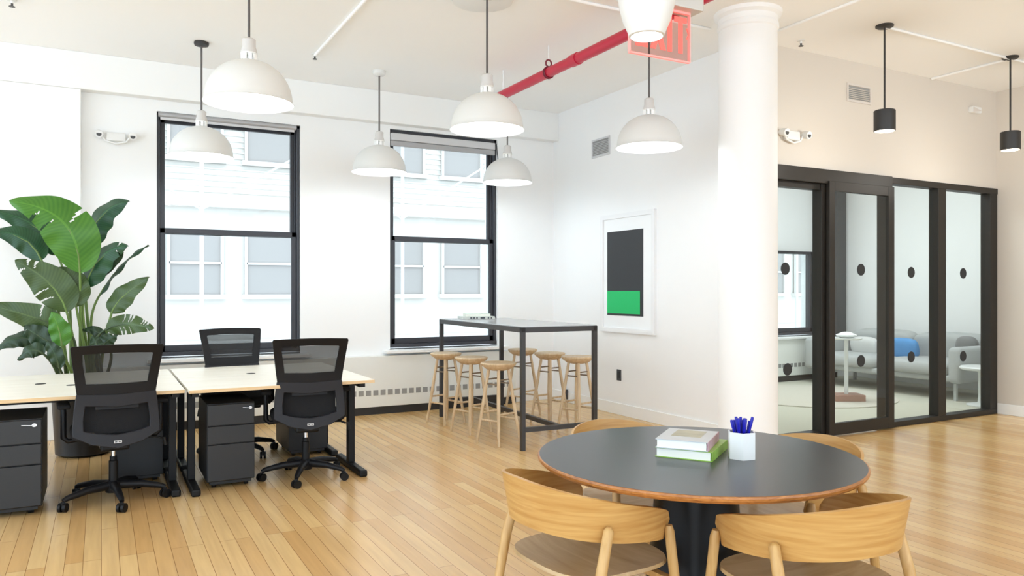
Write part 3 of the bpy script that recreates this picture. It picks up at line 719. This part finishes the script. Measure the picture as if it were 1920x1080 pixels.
# ------------------------------------------------------------------ office chairs
def oc_map(u, z, dep):
    # shape of the backrest: lumbar curve over height, gentle wrap across
    u *= .94; zz = max(0, min(1, (z-.40)/.65)); z += .012*zz
    y = -.285+.055*math.sin(zz*PI*.9)-.075*zz**2
    wrap = .26*u*u
    return Vector((u, y+wrap-dep, z))
def loop(pts, n=10):
    out = []
    for i in range(len(pts)):
        a, b = pts[i], pts[(i+1) % len(pts)]
        for k in range(n): out.append((a[0]+(b[0]-a[0])*k/n, a[1]+(b[1]-a[1])*k/n))
    return out
def office_chair(loc, rz, label):
    t = thing('office_chair', label, 'office chair', loc, rz, group='black mesh office chairs')
    o_ = loop([(-.278, 1.032), (-.27, 1.042), (-.14, 1.047), (.0, 1.049), (.14, 1.047), (.27, 1.042), (.278, 1.032), (.264, .93), (.246, .80), (.238, .745), (0, .735), (-.238, .745), (-.246, .80), (-.264, .93)])
    i_ = loop([(-.214, .986), (-.205, .992), (-.11, .996), (.0, .997), (.11, .996), (.205, .992), (.214, .986), (.204, .92), (.190, .84), (.186, .805), (0, .80), (-.186, .805), (-.190, .84), (-.204, .92)])
    fr = MB().ring(o_, i_, oc_map, .028).build('backrest_frame', 'chair_plastic', t, smooth=35, bev=.005)
    MB().grid(lambda u, v: oc_map((u-.5)*(.40+.04*v), .79+.205*v, .012), 12, 8).build('mesh_panel', 'chair_mesh', t, smooth=60)
    o2 = loop([(-.240, .745), (0, .735), (.240, .745), (.252, .66), (.262, .55), (.262, .49), (.15, .435), (0, .405), (-.15, .435), (-.262, .49), (-.262, .55), (-.252, .66)])
    i2 = loop([(-.188, .67), (0, .655), (.188, .67), (.194, .63), (.200, .58), (.198, .52), (.12, .50), (0, .485), (-.12, .50), (-.198, .52), (-.200, .58), (-.194, .63)])
    def m2(u, z, d): return oc_map(u, z, d-.004)
    lb = MB().ring(o2, i2, m2, .034).build('lumbar_frame', 'chair_grey', t, smooth=35, bev=.005)
    MB().grid(lambda u, v: oc_map((u-.5)*.40, .49+.175*v, -.03), 10, 6, thick=.02).build('lumbar_pad', 'chair_fabric', t, smooth=60)
    MB().grid(lambda u, v: oc_map((u-.5)*.26, .645+.022*v, .022), 10, 3, thick=.008).build('lumbar_slider', 'chair_plastic', t, smooth=60)
    yb = oc_map(0, .445, .034).y
    tg = MB().box((.0, yb-.004, .447), (.046, .004, .017), bev=.001).build('maker_tag', 'silver_tag', t)
    MB().box((-.010, yb-.0065, .447), (.012, .001, .006)).box((.010, yb-.0065, .447), (.012, .001, .006)).build('tag_mark', 'tag_dark', tg)
    pillow('seat', 'chair_fabric', t, (0, .03, .475), (.50, .50, .09), p=4)
    MB().box((0, .0, .425), (.30, .34, .035), bev=.01).build('seat_pan', 'chair_plastic', t)
    MB().box((0, -.02, .385), (.17, .24, .055), bev=.015).build('mechanism', 'steel_black', t)
    MB().bar((0, -.12, .40), (0, -.235, .47), .09, .03).build('back_bracket', 'steel_black', t)
    for s in (-1, 1):
        a = MB(); x = s*.285
        a.tube([(s*.2, .0, .43), (s*.26, .0, .425), (x, .0, .45), (x, .0, .53), (x, .01, .645)], [.014, .016, .018, .017, .017], 12)
        ao = a.build('armrest', 'chair_plastic', t, smooth=50)
        MB().box((x, .03, .655), (.075, .25, .028), bev=.012, seg=3).build('arm_pad', 'chair_fabric', ao, smooth=40)
    MB().tube([(.16, .03, .405), (.26, .03, .40), (.30, .02, .385)], .007, 8).build('lever', 'steel_black', t, smooth=50)
    MB().tube([(.305, -.03, .40), (.315, -.03, .345)], .012, 10).build('knob', 'steel_black', t, smooth=50)
    MB().lathe([(.028, .09), (.028, .27), (.022, .275), (.022, .30)], (0, 0, 0), 24).build('gas_lift', 'steel_black', t, smooth=40)
    MB().lathe([(.0145, .295), (.0145, .375)], (0, 0, 0), 20).build('piston', 'chrome', t, smooth=40)
    MB().lathe([(.045, .065), (.05, .08), (.05, .125), (.035, .14)], (0, 0, 0), 28).build('hub', 'chair_plastic', t, smooth=40)
    for k in range(5):
        a = math.radians(18+72*k+40); c, s_ = math.cos(a), math.sin(a)
        lg = MB(); lg.tube([(.03*c, .03*s_, .11), (.17*c, .17*s_, .105), (.29*c, .29*s_, .082), (.315*c, .315*s_, .07)], [.030, .024, .018, .014], 10)
        lo = lg.build('base_leg', 'chair_plastic', t, smooth=50)
        cw = MB(); px, py = .315*c, .315*s_; tx, ty = -s_, c
        b_ = a+.7*((-1)**k); tx, ty = -math.sin(b_), math.cos(b_)
        for q in (-1, 1):
            cw.tube([(px+q*.006*tx, py+q*.006*ty, .029), (px+q*.024*tx, py+q*.024*ty, .029)], .029, 18)
        cw.box((px, py, .045), (.02, .02, .04))
        cw.build('caster', 'steel_black', lo, smooth=40)
    return t
c0 = office_chair((.07, 5.70, 0), math.radians(4), 'black mesh back office chair in front of the plant with its back to the camera')
c1 = dup(c0, (1.345, 5.74, 0), math.radians(-7), 'black mesh back office chair at the end desk with its back to the camera')
c2 = dup(c0, (1.03, 6.83, 0), math.radians(183), 'black mesh back office chair on the window side of the desks, facing the camera', 1.0)

for c, a in ((c1, -22), (c2, -14)):      # the star bases swivel freely
    for o in children(c):
        if o.name.startswith('base_leg'): o.rotation_euler = (0, 0, math.radians(a))

# ------------------------------------------------------------------ plant
F, YHZ = 1427., 544.
fw = Vector((math.sin(TH), math.cos(TH), 0)); rgt = Vector((math.cos(TH), -math.sin(TH), 0))
def P(x, y, d):
    return Vector((0, 0, 1.4))+fw*d+rgt*((x-960)/F*d)+Vector((0, 0, -(y-YHZ)/F*d))
PB = Vector((-.13, 7.48, 0))
pt = thing('potted_plant', 'tall broad leaved plant in a black pot by the window', 'plant', tuple(PB))
MB().lathe([(.17, 0), (.215, .02), (.24, .46), (.25, .48), (.245, .50), (.225, .50), (.222, .44), (0, .44)], (0, 0, 0), 48).build('pot', 'pot_black', pt, smooth=40)
MB().lathe([(.225, .44), (.1, .46), (0, .455)], (0, 0, 0), 24, cap=False).build('soil', 'soil', pt, smooth=60)
def bez(ps, t):
    ps = [p.copy() for p in ps]
    while len(ps) > 1: ps = [a.lerp(b, t) for a, b in zip(ps, ps[1:])]
    return ps[0]
def leaf(base_xy, pts, width, m, face=0., fold=.25, tears=0, stalk='stalk', depth=None, curl=0., wmax=.42, root=None):
    """pts: midrib points (world); base_xy: where the stalk leaves the pot"""
    pts = [p-PB for p in pts]
    n = 60
    mid = [bez(pts, k/n) for k in range(n+1)]
    rnd = random.Random(int(pts[0].x*1000)+int(pts[-1].z*777))
    rows = []
    for k in range(n+1):
        t = k/n
        d = (mid[min(k+1, n)]-mid[max(k-1, 0)]).normalized()
        view = (P(960, 544, 6.5)-Vector((0, 0, 1.4))).normalized()
        v = Matrix.Rotation(face, 3, d) @ (d.cross(fw)).normalized()
        nrm = v.cross(d).normalized()
        prof = (math.sin(PI*t**.8)**.62)*(1-.25*t) if 0 < t < 1 else .02
        prof = max(.02, prof)
        w = width*.5*prof
        rows.append((mid[k], v, nrm, w, t))
    mb = MB(); m_ = 5
    t_ = bmesh.new(); lay = t_.loops.layers.uv.new('UVMap')
    V = []
    for (c, v, nn, w, t) in rows:
        r = []
        for j in range(-m_, m_+1):
            s = j/m_
            ripple = .010*math.sin(t*19+s*2)*abs(s)
            p = c+v*(w*s*math.cos(fold*abs(s)))+nn*(w*abs(s)*math.sin(fold)*1.0+ripple+curl*w*s*s)
            if tears and abs(s) > .5:
                p += (c-mid[max(0, int(t*n)-1)])*0
            r.append(t_.verts.new(p))
        V.append(r)
    torn = set()
    for q in range(tears):
        torn.add((rnd.randint(12, n-5), rnd.choice((0, 1))))
    for k in range(n):
        for j in range(2*m_):
            side = 0 if j < m_ else 1
            e = abs(j-m_+.5)
            if e > 1 and any(side == sd and abs(k-kk-(e-1)*.5) < .25+.16*e for kk, sd in torn): continue
            f = t_.faces.new((V[k][j], V[k][j+1], V[k+1][j+1], V[k+1][j]))
            for lp, (a, b) in zip(f.loops, ((k, j), (k, j+1), (k+1, j+1), (k+1, j))): lp[lay].uv = (b/(2*m_), a/n)
    t_.normal_update()
    bmesh.ops.solidify(t_, geom=list(t_.faces), thickness=.0025)
    mb._add(t_)
    lo = mb.build('leaf', m, pt, smooth=70)
    # stalk
    b0 = Vector((base_xy[0], base_xy[1], .45)); b3 = mid[0]; d0 = (mid[2]-mid[0]).normalized()
    L = (b3-b0).length
    ctl = [b0, b0+Vector((base_xy[0]*.5, base_xy[1]*.5, L*.45)), b3-d0*L*.3, b3]
    sp = [bez(ctl, k/14) for k in range(15)]+[mid[9], mid[23], mid[42]]
    MB().tube(sp, [.017-.008*k/14 for k in range(15)]+[.007, .005, .002], 10).build('stalk', stalk, lo, smooth=60)
D = 6.45
leaf((-.02, -.03), [P(150, 512, 6.25), P(150, 425, 6.15), P(105, 385, 6.1), P(18, 378, 6.1)], .44, 'leaf_bright', face=.45, fold=.12, tears=3)
leaf((.05, .02), [P(163, 470, 6.5), P(172, 415, 6.5), P(195, 385, 6.5), P(242, 378, 6.45)], .30, 'leaf_deep', face=-.35, fold=.35)
leaf((-.08, .0), [P(108, 478, 6.6), P(85, 425, 6.6), P(45, 405, 6.6), P(-14, 396, 6.55)], .27, 'leaf_deep', face=.55, fold=.3)
leaf((-.10, -.05), [P(78, 488, 6.45), P(62, 452, 6.45), P(32, 430, 6.4), P(-22, 436, 6.35)], .25, 'leaf_deep', face=.35, fold=.35)
leaf((-.04, -.08), [P(125, 585, 6.25), P(112, 540, 6.2), P(80, 515, 6.15), P(28, 488, 6.1)], .34, 'leaf_olive', face=.25, fold=.15, tears=5, stalk='stalk')
leaf((.03, -.04), [P(143, 575, 6.3), P(138, 540, 6.25), P(126, 515, 6.25), P(104, 505, 6.3)], .30, 'leaf_olive', face=.2, fold=.2)
leaf((.04, .0), [P(160, 540, 6.35), P(170, 495, 6.35), P(196, 462, 6.3), P(240, 462, 6.3)], .28, 'leaf_deep', face=-.3, fold=.45, tears=2)
leaf((.05, .03), [P(165, 525, 6.45), P(178, 500, 6.45), P(205, 490, 6.4), P(232, 474, 6.4)], .20, 'leaf_dark', face=.3, fold=.3, tears=1)
leaf((.07, .02), [P(183, 560, 6.5), P(205, 520, 6.5), P(235, 480, 6.5), P(279, 460, 6.5)], .14, 'leaf_deep', face=-1.0, fold=.25)
leaf((.09, -.02), [P(209, 588, 6.4), P(215, 565, 6.4), P(240, 545, 6.4), P(280, 520, 6.35)], .22, 'leaf_olive', face=-.15, fold=.15)
leaf((-.06, -.08), [P(112, 612, 6.25), P(85, 603, 6.2), P(50, 588, 6.15), P(-25, 571, 6.1)], .26, 'leaf_olive', face=.0, fold=.12, tears=1, stalk='stalk_dark')
leaf((-.02, -.10), [P(116, 650, 6.2), P(114, 625, 6.2), P(108, 605, 6.15), P(96, 585, 6.15)], .19, 'leaf_bright', face=.2, fold=.2)
leaf((-.10, -.08), [P(98, 645, 6.2), P(78, 633, 6.2), P(60, 622, 6.15), P(44, 612, 6.15)], .20, 'leaf_dark', face=.1, fold=.15, tears=1, stalk='stalk_dark')
leaf((-.13, -.06), [P(68, 640, 6.3), P(45, 628, 6.25), P(18, 632, 6.2), P(-16, 660, 6.2)], .17, 'leaf_dark', face=.4, fold=.45, stalk='stalk_dark')
leaf((-.12, -.12), [P(82, 664, 6.15), P(66, 650, 6.1), P(50, 654, 6.1), P(34, 676, 6.1)], .15, 'leaf_dark', face=.3, fold=.3, stalk='stalk_dark')
leaf((.10, -.06), [P(198, 618, 6.35), P(225, 603, 6.35), P(255, 606, 6.3), P(288, 617, 6.3)], .20, 'leaf_olive', face=-.1, fold=.3, tears=12, stalk='stalk_dark')
leaf((.11, -.03), [P(200, 640, 6.4), P(190, 625, 6.4), P(172, 612, 6.4), P(154, 620, 6.4)], .10, 'leaf_dark', face=.2, fold=.3, tears=2, stalk='stalk_dark')
leaf((.12, -.05), [P(186, 656, 6.3), P(196, 642, 6.3), P(206, 633, 6.3), P(220, 630, 6.3)], .14, 'leaf_dark', face=.2, fold=.3, tears=3, stalk='stalk_dark')
leaf((.10, -.09), [P(184, 658, 6.2), P(182, 646, 6.2), P(178, 636, 6.2), P(172, 630, 6.2)], .11, 'leaf_dark', face=.5, fold=.3, stalk='stalk_dark')
leaf((-.05, -.11), [P(112, 690, 6.15), P(106, 668, 6.1), P(98, 650, 6.1), P(86, 640, 6.1)], .14, 'leaf_dark', face=.1, fold=.2, stalk='stalk_dark')

# ------------------------------------------------------------------ high table and stools
TX, TY, TR = 3.641, 6.778, -.042
ht = thing('high_table', 'high table with grey top and dark steel frame by the corner window', 'high table', (TX, TY, 0), TR)
hw, hl, H = .387, 1.02, 1.08
MB().span(-hw+.004, hw-.004, -hl+.004, hl-.004, H-.006, H+.004, bev=.003).build('tabletop', 'bar_top', ht)
fr = MB(); s = .04
fr.span(-hw, hw, -hl, -hl+s, H-.05, H-.004).span(-hw, hw, hl-s, hl, H-.05, H-.004).span(-hw, -hw+s, -hl, hl, H-.05, H-.004).span(hw-s, hw, -hl, hl, H-.05, H-.004)
fr.build('apron', 'bar_steel', ht, bev=.002)
for sx in (-1, 1):
    for sy in (-1, 1):
        MB().span(sx*hw-sx*s, sx*hw, sy*hl-sy*s, sy*hl, 0, H-.045, bev=.002).build('leg', 'bar_steel', ht)
for sy in (-1, 1): MB().span(-hw+s, hw-s, sy*hl-sy*s, sy*hl, .16, .2, bev=.002).build('stretcher', 'bar_steel', ht)
MB().span(-.02, .02, -hl+s, hl-s, .16, .2, bev=.002).build('stretcher', 'bar_steel', ht)

def stool(loc, rz, label):
    t = thing('bar_stool', label, 'stool', loc, rz, group='wooden stools round the high table')
    MB().lathe([(0, .668), (.07, .668), (.115, .682), (.155, .712), (.166, .730), (.160, .740), (.10, .737), (0, .732)], (0, 0, 0), 40).build('seat', 'stool_wood', t, smooth=40)
    tops, bots = [], []
    for k in range(4):
        a = PI/4+k*PI/2
        p = Vector((.088*math.cos(a), .088*math.sin(a), .686)); q = Vector((.20*math.cos(a), .20*math.sin(a), 0))
        tops.append(p); bots.append(q)
        MB().tube([q, q.lerp(p, .03), q.lerp(p, .5), p], [.0115, .012, .0165, .0145], 12).build('leg', 'stool_wood', t, smooth=50)
    def at(k, z): return tops[k].lerp(bots[k], 1-z/.686)
    for k in range(4):
        z = (.28, .22)[k % 2]
        MB().tube([at(k, z), at((k+1) % 4, z)], .0095, 10).build('rung', 'stool_wood', t, smooth=50)
        z = (.585, .545)[k % 2]
        MB().tube([at(k, z), at((k+1) % 4, z)], .007, 8).build('rung', 'rung_metal', t, smooth=50)
    return t
s0 = stool((3.20, 6.19, 0), .32, 'pale wooden bar stool on the desk side of the high table, nearest the camera')
for (x, y, r, lb) in ((3.22, 6.82, .28, 'pale wooden bar stool in the middle of the desk side of the high table'),
                      (3.20, 7.40, .30, 'pale wooden bar stool on the desk side of the high table, closest to the radiator'),
                      (4.16, 7.46, .36, 'pale wooden bar stool on the picture side of the high table, closest to the window'),
                      (4.17, 6.89, .30, 'pale wooden bar stool in the middle of the picture side of the high table'),
                      (4.20, 6.40, .30, 'pale wooden bar stool on the picture side of the high table, nearest the round table')):
    dup(s0, (x, y, 0), r, lb)
# magazines on the high table
mg = thing('book', 'flat book with black blocks on its edge, lowest on the high table', 'book', (3.63, 7.56, H+.004), math.radians(-12))
MB().box((0, 0, .0155), (.36, .26, .029), bev=.002).build('pages', 'mag_cover', mg)
for k, wdt in enumerate((.022, .02, .016, .0, .05, .0, .016, .012)):
    if wdt: MB().box((-.085+k*.032, -.1305, .015), (wdt, .002, .02)).build('edge_mark', 'mag_mark', mg)
mg2 = thing('book', 'slim pale green book lying on the black marked book on the high table', 'book', (3.64, 7.57, H+.0345), math.radians(-16))
MB().box((0, 0, .013), (.27, .21, .022)).build('pages', 'page_white', mg2)
MB().box((0, 0, .0255), (.275, .215, .003)).box((0, 0, .0012), (.275, .215, .0024)).build('cover', 'cover_pale', mg2)

# ------------------------------------------------------------------ round table
RX, RY, RR, RZ = 2.12, 2.36, .64, .735
tb = thing('round_table', 'black topped round table with wooden edge and black pedestal', 'table', (RX, RY, 0))
MB().lathe([(RR-.006, -.0055), (RR-.006, 0), (0, 0)], (0, 0, RZ), 96, cap=False).build('tabletop', 'table_black', tb, smooth=30)
MB().lathe([(0, -.036), (RR-.06, -.036), (RR-.012, -.026), (RR-.001, -.016), (RR+.001, -.008), (RR-.001, -.002), (RR-.006, -.0005)], (0, 0, RZ), 96, cap=False).build('edge', 'ply_edge', tb, smooth=30)
MB().lathe([(.165, .70), (.16, .69), (.165, .6), (.18, .4), (.21, .15), (.26, .04), (.31, .015), (.31, 0)], (0, 0, 0), 64).build('pedestal', 'gloss_black', tb, smooth=35)

def wood_chair(loc, rz, label):
    t = thing('wooden_armchair', label, 'chair', loc, rz, group='curved oak armchairs round the black table')
    A, Bd, PM, FL, PW = .283, .293, 2.162, .097, .925
    sp = lambda q: math.copysign(abs(q)**PW, q)
    def fn(u, v):
        # u runs from one arm tip round the back to the other, v from the lower to the upper edge
        a = 2*u-1; k = abs(a)
        x, y = A*sp(math.sin(a*PM)), -Bd*sp(math.cos(a*PM))
        kk = k**1.6; zt = .733-.132*kk; zb = .560-.065*kk
        if k > .94:
            e = (k-.94)/.06; c = .03*(1-math.sqrt(max(0, 1-e*e))); zt -= c; zb += c*.5
        f = 1+FL*v
        return Vector((x*f, y*f if y < 0 else y, zb+(zt-zb)*v))
    MB().grid(fn, 72, 8, thick=.012).build('backrest', 'oak', t, smooth=50)
    def seat(u, v):
        a = u*2*PI; r = v
        cx = math.copysign(abs(math.cos(a))**.62, math.cos(a)); cy = math.copysign(abs(math.sin(a))**.62, math.sin(a))
        x = .262*cx*r*(1+.04*cy); y = .0+.245*cy*r
        return Vector((x, y, .392-.018*(1-r*r)+(.012*r**4 if True else 0)))
    sm = MB().grid(seat, 56, 10, closed_u=True, thick=.013)
    bmesh.ops.remove_doubles(sm.bm, verts=sm.bm.verts, dist=1e-5)
    sm.build('seat', 'oak_seat', t, smooth=50)
    for s in (-1, 1):
        top = Vector((s*.268, .160, .553)); bot = Vector((s*.285, .225, 0))
        MB().tube([bot, bot.lerp(top, .45), bot.lerp(top, .96), top], [.0145, .019, .018, .012], 14).build('leg', 'oak_leg', t, smooth=50)
        # rear leg runs up outside the shell
        q = fn(.5+s*.27, .42); out = Vector((q.x, q.y, 0)).normalized()
        top = q+out*.013; bot = Vector((s*.285, -.275, 0))
        midp = bot.lerp(top, .72)+out*.010
        MB().tube([bot, bot.lerp(midp, .5), midp, top-Vector((0, 0, .012)), top], [.0135, .018, .020, .018, .009], 14).build('leg', 'oak_leg', t, smooth=50)
    MB().bar((-.27, .17, .352), (.27, .17, .352), .03, .022).build('front_rail', 'oak_leg', t)
    MB().bar((-.20, -.12, .352), (.20, -.12, .352), .03, .022).build('rear_rail', 'oak_leg', t)
    return t
def face(fx, fy): return math.atan2(fy, fx)-PI/2
w0 = wood_chair((1.621, 2.402, 0), -1.495, 'oak armchair on the desk side of the round table, its back to the camera')
dup(w0, (2.173, 1.855, 0), -.046, 'oak armchair on the camera side of the round table, nearest the bottom right')
dup(w0, (2.27, 2.93, 0), PI+.05, 'oak armchair behind the round table in front of the high table')
dup(w0, (2.63, 2.37, 0), PI/2+.05, 'oak armchair behind the round table in front of the glazed partition')

# things on the round table
def book(name, label, loc, rz, L, W, T, cover, spine):
    t = thing('book', label, 'book', loc, rz)
    MB().box((0, 0, T/2), (L-.012, W-.008, T-.006)).build('pages', 'page_white', t)
    cv = MB().box((0, 0, T-.0015), (L, W, .003)).box((0, 0, .0015), (L, W, .003)); cv.build('cover', cover, t)
    MB().box((L/2+.0005, 0, T/2), (.004, W, T), bev=.001).build('spine', spine, t)
    return t
r = math.radians(-50)
ax = Vector((2.045-1.925, 2.225-2.40, 0))
ang = math.atan2(ax.y, ax.x)
b_lo = book('book', 'thick green spined book, lower of the two on the round table', (2.13, 2.395, RZ), ang, .225, .285, .038, 'cover_green', 'cover_green')
b_hi = book('book', 'pale book with a pink mottled spine, upper of the two on the round table', (2.105, 2.392, RZ+.0385), ang+.05, .205, .255, .036, 'cover_lilac', 'cover_pink')
MB().box((.0, .03, .0363), (.12, .14, .0008)).build('cover_picture', 'cover_art', b_hi)
cup = thing('pen_cup', 'white hexagonal pen cup on the round table', 'cup', (2.235, 2.225, RZ), math.radians(-8))
pr6 = [(.056, 0), (.056, .105), (.051, .105), (.051, .006), (0, .006)]
MB().lathe([(0, 0)]+pr6, (0, 0, 0), 6, cap=False).build('body', 'cup_white', cup)
rnd = random.Random(3)
for k in range(14):
    a = k*2.4; r0 = 0; lean = .20+.0*k
    tilt = Vector((math.cos(a)*r0, math.sin(a)*r0, 0))
    rr_ = .034*math.sqrt((k+.5)/14); tilt = Vector((math.cos(a)*rr_, math.sin(a)*rr_, 0))
    base = Vector((2.235, 2.225, RZ+.008))+tilt*.25
    tip = base+Vector((tilt.x*1.25, tilt.y*1.25, .138+.02*rnd.random()))
    pen = thing('pen', 'dark blue pen standing in the white hexagonal cup', 'pen', tuple(base), group='blue pens in the cup')
    v = tip-base
    MB().tube([(0, 0, 0), v*.04, v*.78], [.002, .0048, .0048], 10).build('barrel', 'pen_blue', pen, smooth=50)
    MB().tube([v*.78, v*.98, v], [.0056, .0056, .004], 10).build('cap', 'pen_blue', pen, smooth=50)

# ------------------------------------------------------------------ light
w = bpy.data.worlds.new('sky'); SC.world = w; w.use_nodes = True
bg = w.node_tree.nodes['Background']; bg.inputs['Color'].default_value = (.90, .955, 1, 1); bg.inputs['Strength'].default_value = 1.9
light('sun', 'SUN', (0, 0, 20), .3, (1, .98, .95), angle=math.radians(8), rot=(math.radians(42), 0, math.radians(-12)))
light('lounge_fill', 'AREA', (8.0, 6.7, CH-.05), 55, (1, .97, .93), shape='RECTANGLE', size=1.6, size_y=1.2)  # unseen area light added to brighten the lounge
SC.view_settings.view_transform = 'Standard'; SC.view_settings.look = 'None'
SC.view_settings.exposure = .79; SC.view_settings.gamma = 1; SC.view_settings.use_curve_mapping = False
SC.view_settings.use_white_balance = True; SC.view_settings.white_balance_temperature = 5750; SC.view_settings.white_balance_tint = 5
SC.cycles.use_denoising = True
SC.cycles.max_bounces = 10; SC.cycles.diffuse_bounces = 6; SC.cycles.transparent_max_bounces = 16
SC.cycles.caustics_reflective = False; SC.cycles.caustics_refractive = False
SC.cycles.sample_clamp_indirect = 8
